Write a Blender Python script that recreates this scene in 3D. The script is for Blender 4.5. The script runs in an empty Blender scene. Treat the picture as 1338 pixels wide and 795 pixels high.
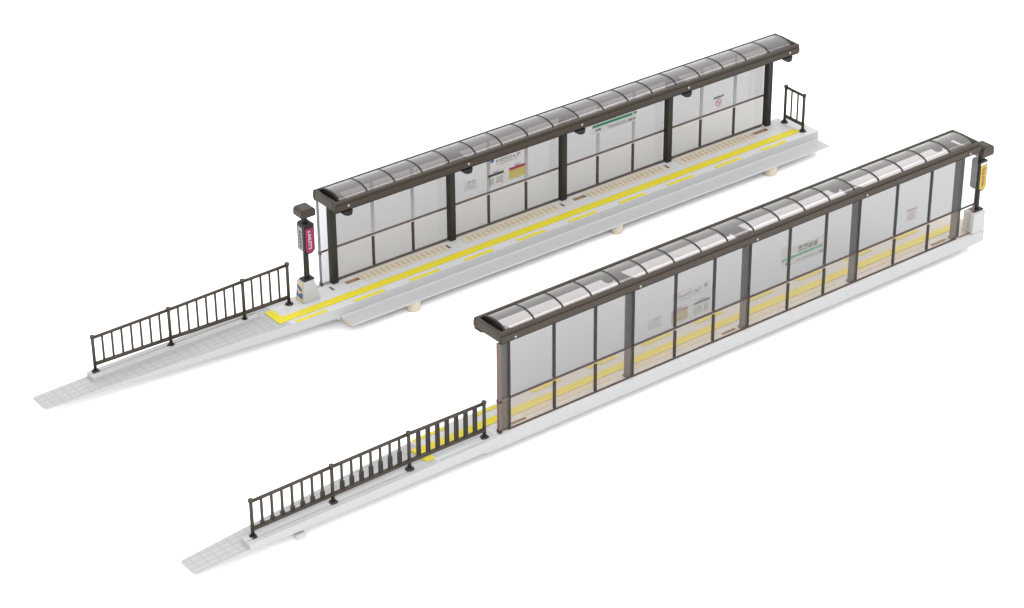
import bpy, bmesh, math, random
from mathutils import Vector, Matrix
random.seed(7)
scene = bpy.context.scene
COL = scene.collection

# ------------------------------------------------------------------ materials
TONE = .90
def new_mat(name):
    m = bpy.data.materials.new(name); m.use_nodes = True
    nt = m.node_tree; nt.nodes.clear()
    out = nt.nodes.new('ShaderNodeOutputMaterial')
    return m, nt, out

def plastic(name, col, rough=.45, spec=.4, var=.05, bump=.05, scale=30, tiles=None, joint=.9):
    """moulded plastic with faint colour mottling and a fine surface grain"""
    m, nt, out = new_mat(name)
    N, L = nt.nodes.new, nt.links.new
    b = N('ShaderNodeBsdfPrincipled'); L(b.outputs[0], out.inputs[0])
    tc = N('ShaderNodeTexCoord')
    no = N('ShaderNodeTexNoise'); no.inputs['Scale'].default_value = scale; no.inputs['Detail'].default_value = 5
    L(tc.outputs['Object'], no.inputs['Vector'])
    mix = N('ShaderNodeMix'); mix.data_type = 'RGBA'
    col = [c*TONE for c in col] if name != 'white_paper' else col
    lo = [c*(1-var) for c in col]; hi = [min(1, c*(1+var)) for c in col]
    mix.inputs[6].default_value = (*lo, 1); mix.inputs[7].default_value = (*hi, 1)
    L(no.outputs['Fac'], mix.inputs[0])
    colour = mix.outputs[2]
    height = no.outputs['Fac']
    if tiles:
        br = N('ShaderNodeTexBrick'); br.offset = 0
        br.inputs['Scale'].default_value = 1
        br.inputs['Brick Width'].default_value = tiles[0]; br.inputs['Row Height'].default_value = tiles[1]
        br.inputs['Mortar Size'].default_value = tiles[2]; br.inputs['Mortar Smooth'].default_value = .3
        L(tc.outputs['Object'], br.inputs['Vector'])
        mx = N('ShaderNodeMix'); mx.data_type = 'RGBA'; mx.blend_type = 'MULTIPLY'
        L(br.outputs['Fac'], mx.inputs[0]); L(colour, mx.inputs[6]); mx.inputs[7].default_value = (joint, joint, joint, 1)
        colour = mx.outputs[2]
        inv = N('ShaderNodeMath'); inv.operation = 'SUBTRACT'; inv.inputs[0].default_value = 1
        L(br.outputs['Fac'], inv.inputs[1]); height = inv.outputs[0]; bump = .3
    L(colour, b.inputs['Base Color'])
    b.inputs['Roughness'].default_value = rough
    b.inputs['Specular IOR Level'].default_value = spec
    bp = N('ShaderNodeBump'); bp.inputs['Strength'].default_value = bump; bp.inputs['Distance'].default_value = .003
    L(height, bp.inputs['Height']); L(bp.outputs[0], b.inputs['Normal'])
    return m

def clear(name, tint, haze, haze_col=(.5, .5, .5), rough=.06, refl=1.0, fk=1.0):
    """thin clear sheet: each of its two faces lets tint through, reflects by Fresnel and scatters a little"""
    m, nt, out = new_mat(name)
    N, L = nt.nodes.new, nt.links.new
    tr = N('ShaderNodeBsdfTransparent'); tr.inputs[0].default_value = (*tint, 1)
    gl = N('ShaderNodeBsdfGlossy'); gl.inputs['Roughness'].default_value = rough
    gl.inputs['Color'].default_value = (refl, refl, refl, 1)
    di = N('ShaderNodeBsdfDiffuse'); di.inputs[0].default_value = (*haze_col, 1)
    no = N('ShaderNodeTexNoise'); no.inputs['Scale'].default_value = 9; no.inputs['Detail'].default_value = 3
    tc = N('ShaderNodeTexCoord'); L(tc.outputs['Object'], no.inputs['Vector'])
    mr = N('ShaderNodeMapRange'); mr.inputs['To Min'].default_value = haze*.85; mr.inputs['To Max'].default_value = haze*1.15
    L(no.outputs['Fac'], mr.inputs['Value'])
    m1 = N('ShaderNodeMixShader'); L(mr.outputs[0], m1.inputs[0]); L(tr.outputs[0], m1.inputs[1]); L(di.outputs[0], m1.inputs[2])
    fr = N('ShaderNodeFresnel')
    ge = N('ShaderNodeNewGeometry'); io = N('ShaderNodeMapRange')      # same reflectance on both faces of the thin sheet
    io.inputs['To Min'].default_value = 1.45; io.inputs['To Max'].default_value = 1/1.45
    L(ge.outputs['Backfacing'], io.inputs['Value']); L(io.outputs[0], fr.inputs['IOR'])
    m2 = N('ShaderNodeMixShader'); fm = N('ShaderNodeMath'); fm.operation = 'MULTIPLY'; fm.inputs[1].default_value = fk
    L(fr.outputs[0], fm.inputs[0]); L(fm.outputs[0], m2.inputs[0]); L(m1.outputs[0], m2.inputs[1]); L(gl.outputs[0], m2.inputs[2])
    L(m2.outputs[0], out.inputs[0])
    return m

M = {}
M['white'] = plastic('white_plastic', (.335, .337, .342), .5, .3, .03, .06, 14)
M['deck'] = plastic('shade_lifted_deck_plastic', (.430, .429, .432), .5, .3, .03, .06, 14, tiles=(.052, .043, .0035), joint=.94)  # lifted above sides and ramp, an offset for canopy shade put into the colour
M['ramp'] = plastic('ramp_plastic', (.308, .308, .311), .5, .3, .04, .06, 14, tiles=(.066, .046, .0055), joint=.87)  # same moulding as the deck; the step in tone is lighting put into colour
M['kerb'] = plastic('kerb_plastic', (.335, .332, .322), .5, .3, .04, .06, 14)
M['cream'] = plastic('cream_plastic', (.440, .395, .312), .55, .3, .06, .06, 30)
M['beige'] = plastic('beige_plastic', (.42, .345, .22), .55, .3, .06, .06, 30)
M['stud'] = plastic('stud_plastic', (.415, .360, .270), .55, .3, .06, .06, 30)
M['slot'] = plastic('slot_shade_plastic', (.30, .19, .11), .6, .2, .1, .05, 40)  # brown of the deck recesses, their shading put into the colour
M['brown'] = plastic('brown_plastic', (.034, .026, .0185), .45, .22, .12, .08, 45)
M['post'] = plastic('post_plastic', (.016, .0125, .009), .42, .22, .12, .08, 45)
M['dark'] = plastic('dark_plastic', (.008, .007, .0065), .42, .22, .12, .08, 45)
M['mull'] = plastic('mullion_print', (.018, .015, .015), .5, .2, .1, .03, 30)
M['mullin'] = plastic('inner_mullion_print', (.045, .037, .036), .5, .2, .1, .03, 30)
M['railout'] = plastic('outer_rail_print', (.060, .036, .033), .5, .2, .1, .03, 30)
M['rail'] = plastic('rail_print', (.120, .080, .073), .5, .2, .1, .03, 30)
M['palemull'] = plastic('pale_mullion_print', (.25, .25, .255), .5, .3, .05, .03, 30)
M['yellow'] = plastic('yellow_paint', (.515, .44, .014), .5, .3, .12, .25, 60, tiles=(.0425, .031, .004), joint=.90)
M['upper'] = clear('upper_pane_plastic', (.556, .554, .555), .06, (.45, .45, .45), fk=.4)
M['lowergrey'] = clear('lower_pane_grey_plastic', (.605, .598, .588), .06, (.45, .445, .44), fk=.4)
M['lower'] = clear('lower_pane_clear_plastic', (.925, .895, .855), .045, (.55, .50, .45), fk=.5)
M['side'] = clear('side_pane_plastic', (.73, .73, .735), .05, (.5, .5, .5), fk=.5)
M['roof'] = clear('smoked_roof_plastic', (.585, .570, .565), .11, (.40, .375, .368), .05, 1.0)
M['film'] = clear('sign_film', (.985, .975, .96), .03, (.5, .48, .46), .3, fk=.15)
for n, tint in dict(blue=(.40,.66,.90), greyink=(.70,.68,.68), paleink=(.88,.865,.85), ink=(.55,.53,.53), signyellow=(.93,.86,.66), magenta=(.86,.62,.72),
                    cream=(.97,.93,.84), skyblue=(.80,.87,.93), green=(.42,.80,.58), pink=(.90,.72,.76)).items():
    M[n+'_film'] = clear(n+'_film', tint, .02, tint, .3, fk=.1)
M['paper'] = plastic('white_label', (.42, .42, .43), .6, .2, .02, .02, 30)
M['ink'] = plastic('black_ink', (.022, .022, .024), .6, .2, .1, .02, 30)
M['greyink'] = plastic('grey_ink', (.14, .14, .15), .6, .2, .1, .02, 30)
M['paleink'] = plastic('pale_grey_ink', (.24, .255, .265), .6, .2, .1, .02, 30)
M['blue'] = plastic('blue_ink', (.008, .075, .22), .5, .3, .08, .02, 30)
M['skyblue'] = plastic('pale_blue_ink', (.16, .27, .37), .5, .3, .08, .02, 30)
M['green'] = plastic('green_ink', (.008, .16, .062), .5, .3, .08, .02, 30)
M['magenta'] = plastic('magenta_ink', (.205, .006, .058), .45, .3, .08, .02, 30)
M['pink'] = plastic('pink_ink', (.32, .13, .17), .5, .3, .08, .02, 30)
M['red'] = plastic('red_ink', (.30, .03, .02), .5, .3, .08, .02, 30)
M['signyellow'] = plastic('yellow_ink', (.30, .245, .030), .5, .3, .08, .02, 30)
M['steel'] = plastic('pale_pin', (.30, .27, .24), .35, .5, .05, .02, 30)
M['greyface'] = plastic('grey_sign_face', (.20, .225, .235), .45, .3, .06, .02, 30)
M['sidedark'] = plastic('dark_sign_face', (.075, .070, .066), .45, .3, .06, .02, 30)
M['floor'] = plastic('white_paper', (.95, .95, .95), .9, .1, .005, .01, 6)

# ------------------------------------------------------------------ geometry helpers
ORIGIN = {}                                   # object -> its origin in the frame of its platform

class Frame:
    """x along the platform, u from the glass wall towards the track edge, z up"""
    def __init__(self, s, off, th):
        self.s = s; self.off = Vector(off); self.th = th
        self.rot = Matrix.Rotation(th, 3, 'Z')
    def world(self, x, u, z):
        return self.off + self.rot @ Vector((x, self.s*u, z))

class MB:
    def __init__(self, fr):
        self.fr = fr; self.bm = bmesh.new(); self.mats = []
    def mi(self, m):
        if m not in self.mats: self.mats.append(m)
        return self.mats.index(m)
    def v(self, x, u, z): return self.bm.verts.new((x, self.fr.s*u, z))
    def face(self, pts, m):
        f = self.bm.faces.new([self.v(*p) for p in pts]); f.material_index = self.mi(m); return f
    def hexa(self, p, m, bevel=0, seg=2):
        vs = [self.v(*q) for q in p]
        fs = []
        for q in ((0,1,2,3), (4,5,6,7), (0,1,5,4), (1,2,6,5), (2,3,7,6), (3,0,4,7)):
            f = self.bm.faces.new([vs[i] for i in q]); f.material_index = self.mi(m); fs.append(f)
        bmesh.ops.recalc_face_normals(self.bm, faces=fs)
        if bevel:
            es = list({e for f in fs for e in f.edges})
            bmesh.ops.bevel(self.bm, geom=es, offset=bevel, segments=seg, affect='EDGES', profile=.5)
    def box(self, x0, x1, u0, u1, z0, z1, m, bevel=0, seg=2):
        self.hexa([(x0,u0,z0),(x1,u0,z0),(x1,u1,z0),(x0,u1,z0),(x0,u0,z1),(x1,u0,z1),(x1,u1,z1),(x0,u1,z1)], m, bevel, seg)
    def bar(self, a, b, w, m, n=8, caps=True, w2=None):
        """round bar from a to b, radius w"""
        s = self.fr.s
        A = Vector((a[0], s*a[1], a[2])); B = Vector((b[0], s*b[1], b[2]))
        d = (B-A).normalized(); t = d.orthogonal().normalized(); q = d.cross(t)
        r0, r1 = [], []
        for i in range(n):
            an = 2*math.pi*i/n; o = t*math.cos(an)+q*math.sin(an)
            r0.append(self.bm.verts.new(A+o*w)); r1.append(self.bm.verts.new(B+o*(w2 or w)))
        k = self.mi(m); fs = []
        for i in range(n):
            f = self.bm.faces.new((r0[i], r0[(i+1) % n], r1[(i+1) % n], r1[i])); f.material_index = k; f.smooth = n > 6; fs.append(f)
        if caps:
            for r in (r0, r1):
                f = self.bm.faces.new(r); f.material_index = k; fs.append(f)
        bmesh.ops.recalc_face_normals(self.bm, faces=fs)
    def prism(self, poly, axis, a, b, m, smooth=False):
        """extrude a 2-D outline (list of pairs) from a to b along axis 'x' or 'u'"""
        P = (lambda t, p: (t, p[0], p[1])) if axis == 'x' else (lambda t, p: (p[0], t, p[1]))
        r0 = [self.v(*P(a, p)) for p in poly]; r1 = [self.v(*P(b, p)) for p in poly]
        k = self.mi(m); fs = []; n = len(poly)
        for i in range(n):
            f = self.bm.faces.new((r0[i], r0[(i+1) % n], r1[(i+1) % n], r1[i])); f.material_index = k; f.smooth = smooth; fs.append(f)
        for r in (r0, r1):
            f = self.bm.faces.new(r); f.material_index = k; fs.append(f)
        bmesh.ops.recalc_face_normals(self.bm, faces=fs)
    def build(self, name, parent):
        me = bpy.data.meshes.new(name)
        vs = [v.co for v in self.bm.verts]
        lo = Vector([min(v[i] for v in vs) for i in range(3)]); hi = Vector([max(v[i] for v in vs) for i in range(3)])
        c = Vector(((lo.x+hi.x)/2, (lo.y+hi.y)/2, lo.z))
        bmesh.ops.translate(self.bm, verts=self.bm.verts[:], vec=-c)
        for e in self.bm.edges:
            if len(e.link_faces) == 2 and e.calc_face_angle(0) > .7: e.smooth = False
        self.bm.to_mesh(me); self.bm.free()
        for m in self.mats: me.materials.append(M[m])
        o = bpy.data.objects.new(name, me); COL.objects.link(o)
        o.parent = parent; o.location = c - ORIGIN[parent.name]
        ORIGIN[o.name] = c
        return o

def thing(fr, name, label, cat, base, group=None):
    o = bpy.data.objects.new(name, None); COL.objects.link(o)
    o.empty_display_size = .05
    o.location = fr.world(*base); o.rotation_euler = (0, 0, fr.th)
    o['label'] = label; o['category'] = cat
    if group: o['group'] = group
    ORIGIN[o.name] = Vector((base[0], fr.s*base[1], base[2]))
    return o

def glyphs(mb, x0, x1, z0, z1, u, n, m, t=.0012, vertical=False):
    """a line of n small characters too fine to read, each made of a few strokes"""
    for i in range(n):
        if vertical:
            h = (z1-z0)/n; a, b, c, d = x0, x1, z1-(i+.92)*h, z1-(i+.08)*h
        else:
            w = (x1-x0)/n; a, b, c, d = x0+(i+.08)*w, x0+(i+.92)*w, z0, z1
        sx, sz = (b-a)*.17, (d-c)*.17
        rows = random.sample((0, .28, .56, .83), 2 if n > 5 else 3)
        for q in rows:
            mb.box(a, b - random.choice((0, 0, .25))*(b-a), u, u+t, c+q*(d-c), c+q*(d-c)+sz, m)
        for q in random.sample((0, .4, .83), 1 if n > 5 else 2):
            mb.box(a+q*(b-a), a+q*(b-a)+sx, u, u+t*1.25, c+sz*.1, d-sz*.1, m)

# ------------------------------------------------------------------ platform
FLOOR = -.165

def ramp_z(x):
    return 0 if x > -.55 else -.063*(-.55-x)/(1.76)

def make_platform(fr, c, label):
    t = thing(fr, 'platform', label, 'platform', (1.5, .15, FLOOR), 'model tram platforms')
    x0, x1, ub, uf = -.20, c['xr'], c['ub'], c['uf']
    zb = -.085
    # slab: upper deck with real recesses
    m = MB(fr)
    xs = sorted({x0, x1} | {v for s in c['slots'] for v in s[:2]})
    us = sorted({ub, uf} | {v for s in c['slots'] for v in s[2:]})
    for i in range(len(xs)-1):
        for j in range(len(us)-1):
            a, b, p, q = xs[i], xs[i+1], us[j], us[j+1]
            hole = any(s[0] <= a and b <= s[1] and s[2] <= p and q <= s[3] for s in c['slots'])
            if hole: continue
            m.face([(a,p,0),(b,p,0),(b,q,0),(a,q,0)], 'deck')
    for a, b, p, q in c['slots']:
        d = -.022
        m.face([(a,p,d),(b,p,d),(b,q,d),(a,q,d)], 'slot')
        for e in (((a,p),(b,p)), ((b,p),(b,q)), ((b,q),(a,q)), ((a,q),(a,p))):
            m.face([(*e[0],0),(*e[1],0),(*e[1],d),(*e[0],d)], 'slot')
    for e in (((x0,ub),(x1,ub)), ((x1,ub),(x1,uf)), ((x1,uf),(x0,uf))):
        m.face([(*e[0],0),(*e[1],0),(*e[1],zb),(*e[0],zb)], 'white')
    m.face([(x0,ub,zb),(x1,ub,zb),(x1,uf,zb),(x0,uf,zb)], 'white')
    m.build('slab', t)
    # ramp
    tx, tb, tf = c['tip']
    zr = -.073
    tab = [(x0, uf)] + c['taper'] + [(tx, tf)]
    def front(x):
        for (xa, va), (xb, vb) in zip(tab, tab[1:]):
            if xb <= x <= xa: return va+(vb-va)*(xa-x)/(xa-xb)
        return tf
    def back(x): return ub+(tb-ub)*(x0-x)/(x0-tx)
    m = MB(fr)
    prev = None
    cuts = sorted({x0, -.55, tx, tx+.015} | {p[0] for p in c['taper']}, reverse=True)
    for x in cuts:
        b, e, z = back(x), front(x), ramp_z(x)
        if x == tx: b += .013; e -= .013
        cur = [(x,b,z),(x,e,z),(x,e,zr),(x,b,zr)]
        if prev:
            m.face([prev[0],cur[0],cur[1],prev[1]], 'deck' if x > -.551 else 'ramp')
            m.face([prev[1],cur[1],cur[2],prev[2]], 'white')
            m.face([prev[2],cur[2],cur[3],prev[3]], 'white')
            m.face([prev[3],cur[3],cur[0],prev[0]], 'white')
        prev = cur
    m.face(prev, 'white')
    m.build('ramp', t)
    # kerb along the back of the ramp, with a groove in its top
    m = MB(fr)
    for k, (w0, w1, dz) in enumerate(((0, .036, 0), (.036, .050, -.008), (.050, .094, 0))):
        xa, xb = -1.915, c['kerb_end']
        ba = back(xa) - .004; bb = back(min(xb, x0)) - .004
        za, ze = ramp_z(xa)+.030+dz, .006+dz
        p = [(xa,ba+w0,zr+.004),(xb,bb+w0,zr+.004),(xb,bb+w1,zr+.004),(xa,ba+w1,zr+.004),
             (xa,ba+w0,za),(xb,bb+w0,ze),(xb,bb+w1,ze),(xa,ba+w1,za)]
        m.hexa(p, 'cream' if dz else 'white', 0 if dz else .003)
    m.build('kerb', t)
    if c['flange']:
        m = MB(fr); fu = c['flange']
        cove = [(uf+.0005,-.086), (uf+.0005,-.058)]
        for k in range(1, 9):
            an = math.pi/2*k/8; cove.append((uf+.0005+.014*(1-math.cos(an)), -.058-.013*math.sin(an)))
        cove += [(fu-.004,-.0725), (fu,-.076), (fu,-.083), (fu-.003,-.086)]
        m.prism(cove, 'x', -.165, 4.235, 'white', True)
        fl_ = m.build('flange', t)
        m = MB(fr); m.box(-.168, -.1655, uf+.004, fu-.004, -.085, -.0735, 'beige'); m.build('end_face', fl_)
    if c['ledge']:
        m = MB(fr); m.box(-.13, 4.2, -.035, ub-.0005, zb+.003, -.028, 'white', .004); m.build('ledge', t)
    for (px, pu, r) in c['pegs']:
        m = MB(fr); m.bar((px,pu,FLOOR), (px,pu,-.087), r*.9, 'cream', 20, True, r); m.build('peg', t)
    for (px, pu) in c['nubs']:
        m = MB(fr); m.box(px-.035, px+.035, pu-.022, pu+.05, -.112, -.086, 'white', .006); m.build('nub', t)
    # tactile paving
    y0, y1 = c['yellow']
    m = MB(fr); m.box(-.545, c['yend'], y0, y1, .0005, .004, 'yellow'); m.build('yellow_guide_line', t)
    m = MB(fr); m.box(-.610, -.5455, c['l_in'], y1, ramp_z(-.615)+.001, c['l_z'], 'yellow'); m.build('yellow_end_line', t)
    d0, d1 = c['dash']
    for k in range(10):
        a = -.505+.4645*k+c['dx']
        sh = .010 if k == 0 and c['flange'] else 0
        m = MB(fr); m.box(a, a+.245, d0-sh, d1-sh, .0005, .0035, 'yellow'); m.build('yellow_dash', t)
    # rows of studs along the foot of the glass wall, warm canopy bounce put into their cream
    s0, s1 = c['studs']
    for b in range(4):
        m = MB(fr)
        hi = min([.895]+[q[0]-b-.012 for q in c['slots'] if b+.5 < q[0] < b+.9]); lo = max([.05]+[q[1]-b+.012 for q in c['slots'] if b < q[0] < b+.4]); m.box(b+lo, b+hi, s0-.030*c['flare'], s1+.002, .0005, .0022, 'cream')
        x = b+max(.10, lo+.01)
        while x < b+hi-.015:
            if not any(s[0]-.01 < x < s[1]+.01 for s in c['slots']):
                m.box(x, x+.013, s0, s1-.012, .0015, c['stud_h'], 'stud' if c['flange'] else 'cream', .001, 1)
            x += .0425
        m.build('stud_row', t)
    # plinth that carries the sign post
    pl = c['plinth']; m = MB(fr)
    xa, xb, ua, uc, h = pl
    i = .012 if c['flare'] else .003
    m.hexa([(xa,ua,.0008),(xb+.03*c['flare'],ua,.0008),(xb+.03*c['flare'],uc,.0008),(xa,uc,.0008),
            (xa+i,ua+i*c['flare'],h),(xb-.004,ua+i*c['flare'],h),(xb-.004,uc-i,h),(xa+i,uc-i,h)], 'white', .004)
    pr = m.build('plinth', t)
    if c['flare']:
        # blue emblem with a pale chevron on the end face of the plinth
        m = MB(fr)
        def q(a, b):
            f = b; xx = xa+i*f-.0022
            u_l = ua+i*f+.004; u_r = uc-i*f-.004
            return (xx, u_l+(u_r-u_l)*a, h*b)
        for poly in (((.08,.75),(.2,.76),(.8,.66),(.75,.55),(.5,.52),(.08,.66)),
                     ((.08,.50),(.22,.37),(.42,.32),(.62,.44),(.86,.47),(.84,.2),(.62,.18),(.08,.24))):
            m.face([q(*p) for p in poly], 'blue')
        fs = list(m.bm.faces)
        bmesh.ops.recalc_face_normals(m.bm, faces=fs)
        r = bmesh.ops.extrude_face_region(m.bm, geom=fs)
        bmesh.ops.translate(m.bm, verts=[g for g in r['geom'] if isinstance(g, bmesh.types.BMVert)], vec=(-.0015, 0, 0))
        m.build('emblem', pr)
        m = MB(fr)
        pa = [q(-.02,.02), q(1.02,.02), q(1.02,.97), q(-.02,.97)]
        m.hexa([(p[0]+.0015,p[1],p[2]) for p in pa] + [(p[0]+.0008,p[1],p[2]) for p in pa], 'beige')  # beige sheet puts the shaded tone of the white plinth's end into colour
        m.build('end_face', pr)
    return t

# ------------------------------------------------------------------ shelter
def make_shelter(fr, c, label):
    dz = c['zbase']
    t = thing(fr, 'platform_shelter', label, 'shelter', (2, .03, dz), 'glazed platform shelters')
    pa, pb = .002, -.002                      # inner and outer face of the clear wall
    xl, xr = c['pane_l'], c['pane_r']
    zm, zt = .232, .648
    g = c['grid']
    edges = [xl] + [i+a for i in range(4) for a in (g[0],)] + []
    pa, pb = .002, -.002                      # inner and outer face of the clear wall
    zm, zt = .232, .648
    # posts
    for i in range(5):
        m = MB(fr); x = i+c['post_dx']
        m.box(x-.0245, x+.0245, c['pu'][0], c['pu'][1], c['pz'], .655, 'post', .005)
        if c['shoe']: m.box(x-.030, x+.030, c['pu'][0]-.003, c['pu'][1]+.006, c['pz']+.001, c['pz']+.014, 'post', .003)
        m.build('post', t)
        m = MB(fr); m.box(x+.009, x+.022, pb-.003, pb-.0004, dz+.016, zt-.012, 'mull'); m.build('post_edge_strip', t)  # dark strip along the right edge of each post
    # wall panels, bay by bay
    xs = [xl, g[2]] + [i+g[2] for i in range(1, 5)] + [xr]
    bays = [(xl, g[2])] + [(i+g[2], i+1+g[2]) for i in range(4)] + [(4+g[2], xr)]
    for k, (a, b) in enumerate(bays):
        side = k in (0, 5)
        a2, b2 = a+.002, b-.002
        m = MB(fr); m.box(a2, b2, pb, pa, zm+.004, zt, 'side' if side else 'upper'); up = m.build('side_pane' if side else 'upper_pane', t)
        m = MB(fr); m.box(a2, b2, pb, pa, dz, zm-.004, c['low'] if not (side and fr.s < 0) else 'side'); lo = m.build('side_pane' if side else 'lower_pane', t)
        if side:
            x = a2 if k == 0 else b2
            if k == 0:
                m = MB(fr)
                ew = c['edge_w']; m.box(x-.0005, x+ew, pb-.010, pa+.012, dz+.001, zt-.001, c['edge'], .002)
                for z in (zm-.012, dz+.006): m.box(x-.003, x+ew+.003, pb-.013, pa+.015, z, z+.024, 'dark', .002)
                m.build('edge_strip', t)
            else:
                m = MB(fr)
                m.box(x-.008, x+.004, pb-.004, pa+.004, dz+.001, zm-.01, 'rail', .002)
                m.box(a2+.03, x-.0085, pb-.004, pb-.0005, dz+.001, dz+.010, 'rail', .001)
                m.build('edge_strip', t)
            m = MB(fr); m.box(a2, b2, pb-.003, pb-.0004, zm-.008, zm+.006, 'mull' if k == 5 else 'rail'); m.build('rail', up)
            continue
        bi = k-1
        xa = a2; xb = b2
        for z0, z1 in ((zm-.005, zm+.005), (dz+.0005, dz+.008)):
            m = MB(fr)
            m.box(xa, xb, pb-.003, pb-.0004, z0-.001, z1+.001, 'railout'); m.box(xa, xb, pa+.0004, pa+.003, z0, z1, 'rail')
            m.build('rail', lo)
        for gx in (g[0], g[1]):
            x = bi+gx
            m = MB(fr); m.box(x-.0105, x+.0105, pb-.004, pb-.0004, dz+.016, zm-.018, 'mull')
            m.box(x-.0085, x+.0085, pa+.0004, pa+.002, dz+.016, zm-.018, 'mullin'); m.build('mullion', lo)
            m = MB(fr); m.box(x-.0090, x+.0090, pb-.003, pb-.0004, zm+.010, zt-.012, 'mull'); m.box(x-.0135, x+.0135, pa+.0004, pa+.002, zm+.010, zt-.02, 'palemull'); m.build('mullion', up)
    # roof frame: ring of four beams
    rl, rr, W, zr, zc = c['roof_l'], c['roof_r'], .255, .650, .7176
    th = .024
    m = MB(fr)
    ub0 = -.014
    for (a, b, u0, u1) in ((rl, rr, ub0, ub0+th), (rl, rr, W-th, W), (rl, rl+th+.004, ub0+th+.001, W-th-.001), (rr-th-.004, rr, ub0+th+.001, W-th-.001)):
        m.box(a, b, u0, u1, zr, zc, 'brown', .006, 3)
    for (u0, u1) in ((ub0-.009, ub0-.0005), (W+.0005, W+.009)):
        m.box(rl+.004, rr-.004, u0, u1, zr+.003, zr+.042, 'brown', .002, 1)
    for (u0, u1) in ((ub0+.001, ub0+th-.004), (W-th+.004, W-.003)):
        m.box(rl+.006, rr-.006, u0, u1, zr-.011, zr-.0005, 'dark')  # dark strips standing in for the shadow line under the beams
    frame = m.build('roof_frame', t)
    # arched roof sheets with ribs
    al, ar = rl+.055, rr-.055
    ua, ue, zs, zp = ub0+.024, W-.030, .700, .744
    NA = 14
    def arc(r):
        pts = []
        for i in range(NA+1):
            a = math.pi*i/NA
            uu = (ua+ue)/2 - (ue-ua)/2*math.cos(a)*(1+r/((ue-ua)/2))
            pts.append((uu, zs + (zp-zs)*math.sin(a)**.85*(1+r/(zp-zs))))
        return pts
    outer, inner = arc(0), arc(-.006)
    shell = outer + inner[::-1]
    n = 18; pw = (ar-al)/n
    for k in range(n):
        m = MB(fr); m.prism(shell, 'x', al+k*pw+.0035, al+(k+1)*pw-.0035, 'roof', True)
        m.build('roof_sheet', t)
    ro, ri = arc(.0025), arc(-.009)
    for k in range(n+1):
        m = MB(fr); w = .0042 if 0 < k < n else .006
        m.prism(ro + ri[::-1], 'x', al+k*pw-w, al+k*pw+w, 'dark', False)
        m.build('roof_rib', t)
    for x in (al-.006, ar+.006):
        m = MB(fr); m.prism(arc(.002), 'x', x-.003, x+.003, 'dark'); m.build('gable_end', t)
    # bracket arms from post heads to the front beam, with clips and pins
    for i in range(5):
        x = i+c['post_dx']+.012
        m = MB(fr)
        m.prism([(.02,.645),(.02,.712),(.10,.694),(W-th-.001,.690),(W-th-.001,.664),(.10,.645)], 'x', x-.030, x+.030, 'brown')
        arm = m.build('bracket_arm', t)
        m = MB(fr)
        xx = i+c['clip_dx']
        m.prism([(xx-.062,.6375),(xx-.036,.612),(xx-.008,.600),(xx+.024,.600),(xx+.034,.6375)], 'u', W-.034, W+.006, 'dark')
        m.build('clip', arm)
        m = MB(fr); xp = i+c['pin_dx']
        m.bar((xp, W+.0085, .680 if fr.s < 0 else .672), (xp, W+.014, .680 if fr.s < 0 else .672), .0085, 'steel', 10)
        m.bar((xp, ub0-.0085, .666), (xp, ub0-.014, .666), .0075, 'steel', 10)
        m.build('pin', arm)
    # boards and notices stuck on the track side of the upper panes
    names = ('blue', 'greyink', 'paleink', 'ink', 'signyellow', 'magenta', 'cream', 'skyblue', 'green', 'pink')
    K = {n: n if fr.s < 0 else n+'_film' for n in names}     # opaque prints on one shelter, see-through film on the other
    U = .0055
    o = c['sign_dz']
    X = (lambda p, q: (p, q)) if fr.s < 0 else (lambda p, q: (3.034-q, 3.034-p))   # the two shelters are mirror images
    m = MB(fr); m.box(*X(1.352, 1.684), U, U+.0008, .268+o, .505+o, 'film'); bd = m.build('notice_board', t)
    m = MB(fr); m.box(*X(1.383, 1.410), U+.001, U+.0022, .465+o, .487+o, K['blue']); m.build('line_mark', bd); m = MB(fr); glyphs(m, *X(1.433, 1.655), .452+o, .476+o, U+.001, 9, K['greyink'])
    glyphs(m, *X(1.433, 1.62), .432+o, .442+o, U+.001, 14, K['paleink']); m.build('heading', bd)
    m = MB(fr); m.box(*X(1.359, 1.498), U+.001, U+.0022, .356+o, .373+o, K['ink'])
    for a, b in ((1.370, 1.410), (1.430, 1.494)):
        for r in range(6): glyphs(m, *X(a, b), .289+o+r*.0092, .295+o+r*.0092, U+.001, 4, K['paleink'])
    glyphs(m, *X(1.40, 1.46), .377+o, .386+o, U+.001, 4, K['greyink']); m.build('timetable', bd)
    m = MB(fr); m.box(*X(1.550, 1.689), U+.001, U+.0018, .283+o, .361+o, K['signyellow']); m.box(*X(1.549, 1.690), U+.001, U+.0024, .3545+o, .374+o, K['magenta'])
    for r in range(4): glyphs(m, *X(1.562, 1.680), .292+o+r*.015, .299+o+r*.015, U+.0019, 7, K['cream'])
    glyphs(m, *X(1.597, 1.642), .379+o, .389+o, U+.001, 4, K['greyink']); m.build('fare_panel', bd)
    m = MB(fr); m.box(1.146, 1.258, U, U+.0008, .308+o, .388+o, 'film'); po = m.build('poster', t)
    m = MB(fr); glyphs(m, 1.178, 1.245, .366+o, .382+o, U+.001, 5, K['skyblue'])
    for r in range(4): glyphs(m, 1.152, 1.25, .314+o+r*.0125, .321+o+r*.0125, U+.001, 7, K['paleink'])
    m.build('poster_print', po)
    q = c['name_dz']
    m = MB(fr); m.box(2.308, 2.728, U, U+.0008, .405+q, .545+q, 'paper' if fr.s < 0 else 'film'); nb = m.build('station_name_board', t)
    m = MB(fr); m.box(2.311, 2.686, U+.001, U+.0022, .457+q, .476+q, K['green']); m.box(2.700, 2.726, U+.001, U+.0022, .463+q, .477+q, K['green']); m.build('green_band', nb)
    m = MB(fr)
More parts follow.
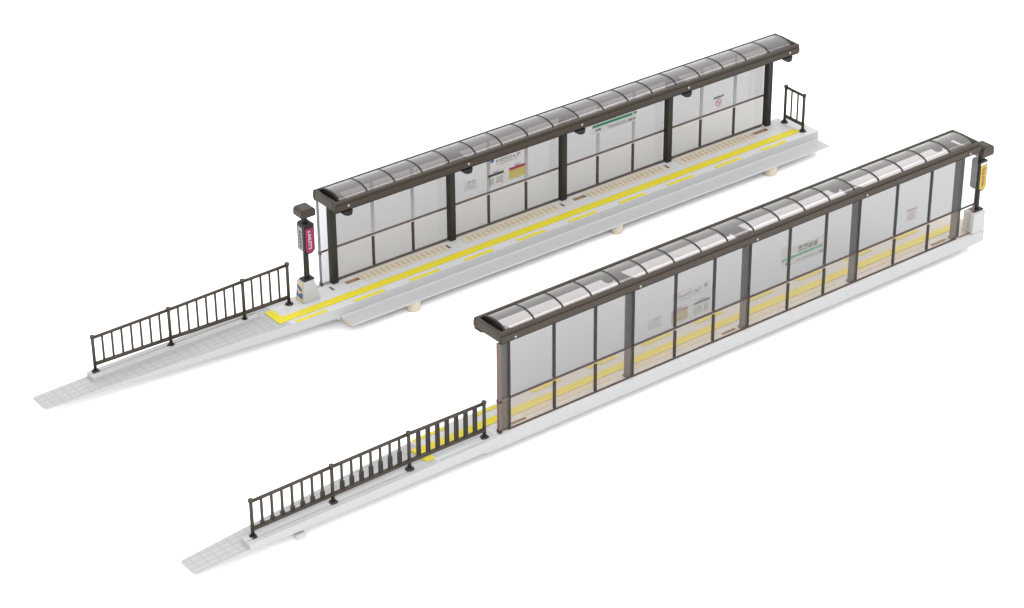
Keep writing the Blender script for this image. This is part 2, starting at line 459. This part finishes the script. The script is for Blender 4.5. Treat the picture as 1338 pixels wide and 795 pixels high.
    glyphs(m, 2.452, 2.640, .487+q, .530+q, U+.001, 4, K['ink'])
    m.build('station_name', nb); m = MB(fr)
    glyphs(m, 2.340, 2.388, .424+q, .440+q, U+.001, 2, K['ink']); m.build('previous_stop', nb); m = MB(fr)
    glyphs(m, 2.450, 2.630, .424+q, .434+q, U+.001, 12, K['greyink']); glyphs(m, 2.470, 2.640, .411+q, .418+q, U+.001, 14, K['paleink'])
    m.build('small_print', nb); m = MB(fr)
    glyphs(m, 2.645, 2.718, .413+q, .434+q, U+.001, 3, K['greyink']); m.build('next_stop', nb)
    if fr.s > 0:
        m = MB(fr); m.box(2.312, 2.384, U+.001, U+.0015, .485+q, .575+q, 'film'); m.build('side_notice', nb)
    w = c['smoke_dz']
    m = MB(fr); m.box(3.480, 3.592, U, U+.0008, .272+w, .366+w, 'film' if fr.s > 0 else 'paper'); ns = m.build('no_smoking_notice', t)
    m = MB(fr); glyphs(m, 3.484, 3.588, .348+w, .363+w, U+.001, 5, K['ink'] if fr.s < 0 else K['greyink']); m.build('notice_heading', ns)
    m = MB(fr); N = 20; cx, cz, R = 3.535, .309+w, .031
    for i in range(N):
        a, b = 2*math.pi*i/N, 2*math.pi*(i+1)/N
        P = lambda an, r, uu: (cx+r*math.cos(an), uu, cz+r*math.sin(an))
        m.hexa([P(a,R*.72,U+.001),P(b,R*.72,U+.001),P(b,R,U+.001),P(a,R,U+.001),P(a,R*.72,U+.002),P(b,R*.72,U+.002),P(b,R,U+.002),P(a,R,U+.002)], K['pink'])
    d = R*.62
    m.hexa([(cx-d-.003,U+.001,cz+d),(cx-d+.004,U+.001,cz+d+.003),(cx+d+.003,U+.001,cz-d),(cx+d-.004,U+.001,cz-d-.003),
            (cx-d-.003,U+.0019,cz+d),(cx-d+.004,U+.0019,cz+d+.003),(cx+d+.003,U+.0019,cz-d),(cx+d-.004,U+.0019,cz-d-.003)], K['pink'])
    m.box(cx-.016, cx+.016, U+.001, U+.0016, cz-.004, cz+.004, K['pink'])
    m.build('prohibition_ring', ns)
    return t

# ------------------------------------------------------------------ railings
def make_railing(fr, label, name, pts, heights, counts, group, thick=None, lo=.055):
    """pts: feet of the posts (x, u, z)"""
    b0 = pts[0]
    mid = [sum(p[i] for p in pts)/len(pts) for i in range(3)]; mid[2] = min(p[2] for p in pts)
    t = thing(fr, name, label, 'railing', mid, group)
    r = .0115
    tops = [(p[0], p[1], p[2]+h) for p, h in zip(pts, heights)]
    for p, q in zip(pts, tops):
        m = MB(fr)
        m.bar(p, q, r, 'brown', 8)
        m.bar((q[0],q[1],q[2]-.014), (q[0],q[1],q[2]+.004), r*1.45, 'brown', 8)
        po = m.build('post', t)
        m = MB(fr); m.bar((p[0],p[1],p[2]+.0005), (p[0],p[1],p[2]+.012), .030, 'dark', 14, True, .020); m.build('foot', po)
    def lerp(a, b, f): return tuple(a[i]+(b[i]-a[i])*f for i in range(3))
    for i in range(len(pts)-1):
        a, b = pts[i], pts[i+1]; ta, tb = tops[i], tops[i+1]
        m = MB(fr)
        m.bar((ta[0],ta[1],ta[2]-.012), (tb[0],tb[1],tb[2]-.012), .0112, 'brown', 8); m.build('top_rail', t)
        m = MB(fr)
        m.bar((a[0],a[1],a[2]+lo), (b[0],b[1],b[2]+lo), .0135, 'brown', 8); m.build('bottom_rail', t)
        n = counts[i]
        for k in range(n):
            f = (k+1)/(n+1)
            A = lerp((a[0],a[1],a[2]+lo), (b[0],b[1],b[2]+lo), f); B = lerp((ta[0],ta[1],ta[2]-.014), (tb[0],tb[1],tb[2]-.014), f)
            m = MB(fr)
            m.bar(A, B, .0095 if thick else .0080, 'brown', 6)
            if thick:
                f2 = thick(i, f)
                if f2 > 0:
                    C = lerp(A, B, f2); w = .0135
                    m.box(A[0]-w, A[0]+w, A[1]-.010, A[1]+.010, A[2], C[2], 'dark', .003, 1)
            m.build('baluster', t)
    return t

# ------------------------------------------------------------------ totem signs
def make_totem(fr, label, c):
    x, u, z = c['base']
    t = thing(fr, 'stop_sign_post', label, 'sign', (x, u, z), 'lamp headed stop signs')
    m = MB(fr); m.hexa([(x-.045,u-.034,z+.0005),(x+.045,u-.034,z+.0005),(x+.045,u+.034,z+.0005),(x-.045,u+.034,z+.0005),
                        (x-.038,u-.028,z+.012),(x+.038,u-.028,z+.012),(x+.038,u+.028,z+.012),(x-.038,u+.028,z+.012)], 'dark', .002); m.build('base_plate', t)
    m = MB(fr); m.box(x-.016, x+.016, u-.014, u+.014, z+.010, z+.04, 'dark', .004); m.bar((x,u,z+.03), (x,u,c['head'][4]+.01), .0205, 'post', 12, True, .0165); m.build('pole', t)
    x0, x1, u0, u1, z0, z1 = c['board']
    cz = .022
    m = MB(fr)
    m.prism([(x0+cz,z0),(x1-cz,z0),(x1,z0+cz),(x1,z1-cz*.5),(x1-cz*.5,z1),(x0+cz*.5,z1),(x0,z1-cz*.5),(x0,z0+cz)], 'u', u0, u1, 'dark')
    bx = m.build('sign_box', t)
    fmat, gm = c['front']
    for uu in ((u1, u1+.0025), (u0-.0025, u0)):
        out = uu[0] >= u1
        m = MB(fr)
        m.prism([(x0+.028,z0+.010),(x1-.024,z0+.010),(x1-.008,z0+.026),(x1-.008,z1-.036),(x0+.012,z1-.036),(x0+.012,z0+.026)], 'u', uu[0]+(.0005 if out else 0), uu[1]-(0 if out else .0005), fmat)
        w = (uu[1]+.0002) if out else (uu[0]-.0016)
        cx = (x0+x1)/2
        glyphs(m, cx-.010, cx+.014, z0+.035, z1-.05, w, 7, gm, vertical=True)
        if c['cap']:
            m.box(x0+.006, x1-.006, w-.0004, w+.001, z1-.034, z1-.014, c['cap'])
        m.build('front_panel', bx)
    for xx in (x0, x1):
        m = MB(fr); q = -1 if xx == x0 else 1
        a = xx+q*.0005; b = xx+q*.0025
        m.prism([(u0+.016,z0+.032),(u1-.018,z0+.032),(u1-.018,z1-.028),(u0+.016,z1-.028)], 'x', min(a,b), max(a,b), c['side'])
        for k in range(5):
            zz = z0+.045+k*(z1-z0-.09)/5; h = (z1-z0-.09)/5*.72
            for s2 in range(3):
                m.box(min(b,b+q*.001), max(b,b+q*.001), u0+.026+random.random()*.006, u1-.026-random.random()*.008, zz+s2*h/3, zz+s2*h/3+h*.16, 'ink')
            m.box(min(b,b+q*.0012), max(b,b+q*.0012), (u0+u1)/2-.004, (u0+u1)/2+.004, zz, zz+h, 'ink')
        m.build('side_panel', bx)
    a, b, p, q, h0, h1 = c['head']
    m = MB(fr)
    n = 6; r = c['round']
    prof = [(a, h0)]
    prof = [(a+.004,h0), (b-.004,h0), (b,h0+.006)]
    for k in range(n+1):
        an = math.pi/2*k/n; prof.append((b-r+r*math.cos(an), h1-r+r*math.sin(an)))
    for k in range(n+1):
        an = math.pi/2+math.pi/2*k/n; prof.append((a+r+r*math.cos(an), h1-r+r*math.sin(an)))
    prof.append((a, h0+.006))
    m.prism(prof, 'u', p, q, 'brown')
    bmesh.ops.bevel(m.bm, geom=[e for e in m.bm.edges if len(e.link_faces) == 2 and e.calc_face_angle(0) > 1.2], offset=.004, segments=2, affect='EDGES')
    m.build('lamp_head', t)
    m = MB(fr); m.bar((x,u,c['board'][5]), (x,u,h0+.004), .022, 'dark', 12); m.build('neck', t)
    return t

# ------------------------------------------------------------------ the two models
B = Frame(-1, (0, 0, 0), 0)
F = Frame(1, (-.21172, -2.28108, 0), .008745)

make_platform(B, dict(xr=4.245, ub=.052, uf=.373, tip=(-2.315, .012, .188), taper=[(-.55,.350),(-1.0,.306),(-1.28,.281),(-1.56,.253),(-1.82,.226),(-2.09,.205)], kerb_end=-.66, flange=.508, ledge=True,
    slots=[(.052,.165,.090,.130), (.905,.925,.092,.148), (1.930,1.950,.092,.148), (2.052,2.165,.090,.130), (2.925,2.945,.092,.148), (3.810,3.955,.086,.128), (-.075,-.055,.085,.140)],
    pegs=[(.375,.448,.056), (2.185,.446,.050), (3.685,.446,.054)], nubs=[],
    yellow=(.234,.302), yend=4.122, l_in=.113, l_z=.004, dash=(.341,.368), dx=0, studs=(.088,.165), stud_h=.0080,
    plinth=(-.334,-.230,.076,.180,.155), flare=1),
    'farther white tram platform with long side flange and open yellow line along its edge')
make_platform(F, dict(xr=4.262, ub=-.032, uf=.292, tip=(-2.29, -.016, .150), taper=[], kerb_end=-.10, flange=None, ledge=False,
    slots=[(.06,.18,.030,.056), (1.83,1.95,.030,.056), (3.80,3.95,.030,.056)],
    pegs=[(.36,.16,.05), (2.165,.16,.05), (3.66,.16,.05)], nubs=[(-1.57,-.016)],
    yellow=(.114,.179), yend=4.12, l_in=.024, l_z=.0105, dash=(.247,.276), dx=-.03, studs=(.060,.100), stud_h=.0042,
    plinth=(4.138,4.2615,-.0315,.070,.160), flare=0),
    'nearer white tram platform seen from behind, yellow line showing through the glass wall')

make_shelter(B, dict(zbase=-.026, pane_l=-.082, pane_r=4.085, grid=(.367,.704,-.004), post_dx=-.004, pu=(.030,.078), pz=.001, shoe=False,
    edge='greyink', edge_w=.006, low='lowergrey', roof_l=-.100, roof_r=4.110, clip_dx=.006, pin_dx=.002, sign_dz=0, name_dz=0, smoke_dz=0),
    'farther shelter, open front with its brown posts towards us, light grey glass wall behind')
make_shelter(F, dict(zbase=.001, pane_l=-.072, pane_r=4.165, grid=(.372,.705,.002), post_dx=.002, pu=(.009,.042), pz=.001, shoe=True,
    edge='rail', edge_w=.017, low='lower', roof_l=-.060, roof_r=4.163, clip_dx=.006, pin_dx=.050, sign_dz=-.018, name_dz=-.068, smoke_dz=.030),
    'nearer shelter seen from behind, its clear wall in front of the yellow platform line')

make_railing(B, 'thin brown sloping railing on the ramp of the farther platform, ending before the pink sign', 'ramp_railing',
    [(-1.862,.041,-.022), (-1.311,.072,-.013), (-.757,.100,-.006), (-.412,.113,.001)], [.262,.280,.305,.312], [7,7,4], 'ramp railings')
def thickness(i, f):
    return (.12+.18*f, .33+.22*f, 1.0)[i]
make_railing(F, 'dark railing on the ramp of the nearer platform with thick lower bars', 'ramp_railing',
    [(-1.850,.047,-.025), (-1.289,.036,-.013), (-.733,.026,.001), (-.165,.020,.003)], [.258,.262,.262,.258], [7,7,7], 'ramp railings', thickness)
make_railing(B, 'short black two-bar railing across the right end of the farther platform', 'end_railing',
    [(4.141,.100,.001), (4.141,.303,.001)], [.308,.306], [2], None)

make_totem(B, 'stop sign post with magenta panel at left end of farther shelter', dict(base=(-.272,.134,.158), board=(-.306,-.222,.096,.176,.365,.592),
    front=('magenta','paper'), side='greyface', cap=None, round=.024, head=(-.316,-.203,.070,.178,.636,.698)))
make_totem(F, 'stop sign post with yellow panel at right end of nearer shelter', dict(base=(4.215,.022,.160), board=(4.178,4.258,-.010,.066,.318,.556),
    front=('signyellow','red'), side='sidedark', cap='paper', round=.040, head=(4.200,4.318,-.008,.090,.570,.654)))

# ------------------------------------------------------------------ surface they stand on
me = bpy.data.meshes.new('white_table'); S = 60
me.from_pydata([(-S,-S,FLOOR),(S,-S,FLOOR),(S,S,FLOOR),(-S,S,FLOOR)], [], [(0,1,2,3)])
me.materials.append(M['floor'])
fl = bpy.data.objects.new('white_table', me); COL.objects.link(fl); fl['kind'] = 'structure'

# ------------------------------------------------------------------ light
w = bpy.data.worlds.new('World'); scene.world = w; w.use_nodes = True
bg = w.node_tree.nodes['Background']; bg.inputs[0].default_value = (1, 1, 1, 1); bg.inputs[1].default_value = 1.85

def area(name, loc, target, size, power, col=(1, 1, 1), shape=None):
    l = bpy.data.lights.new(name, 'AREA'); l.shape = 'DISK'; l.size = size; l.energy = power; l.color = col
    if shape: l.shape = 'RECTANGLE'; l.size, l.size_y = shape
    o = bpy.data.objects.new(name, l); COL.objects.link(o); o.location = loc
    o.rotation_euler = (Vector(target)-Vector(loc)).to_track_quat('-Z', 'Y').to_euler()
    return o
area('strip_softbox', (7.9, -5.8, 9.4), (1.5, -1, .5), 5, 520, shape=(9, 3.2))
area('key_softbox', (-8.2, -12.0, 10.3), (1.2, -1, 0), 7, 1500)

# ------------------------------------------------------------------ camera
cam = bpy.data.cameras.new('Camera'); co = bpy.data.objects.new('Camera', cam); COL.objects.link(co)
R = Vector((0.79330771, -0.60878142, -0.00693282)); Uv = Vector((0.30645087, 0.38944713, 0.86857285)); Fw = Vector((0.52607105, 0.6911701, -0.49551301))
mat = Matrix((R, Uv, -Fw)).transposed().to_4x4(); mat.translation = Vector((-8.31525413, -12.98454151, 8.56014751))
co.matrix_world = mat
cam.sensor_fit = 'HORIZONTAL'; cam.sensor_width = 36; cam.lens = 3343.1312/1338*36
cam.clip_start = .1; cam.clip_end = 300
scene.camera = co

scene.view_settings.view_transform = 'Standard'; scene.view_settings.look = 'None'
scene.view_settings.exposure = 0; scene.view_settings.gamma = 1
scene.render.engine = 'CYCLES'
scene.cycles.transparent_max_bounces = 32; scene.cycles.max_bounces = 10
scene.cycles.use_denoising = True
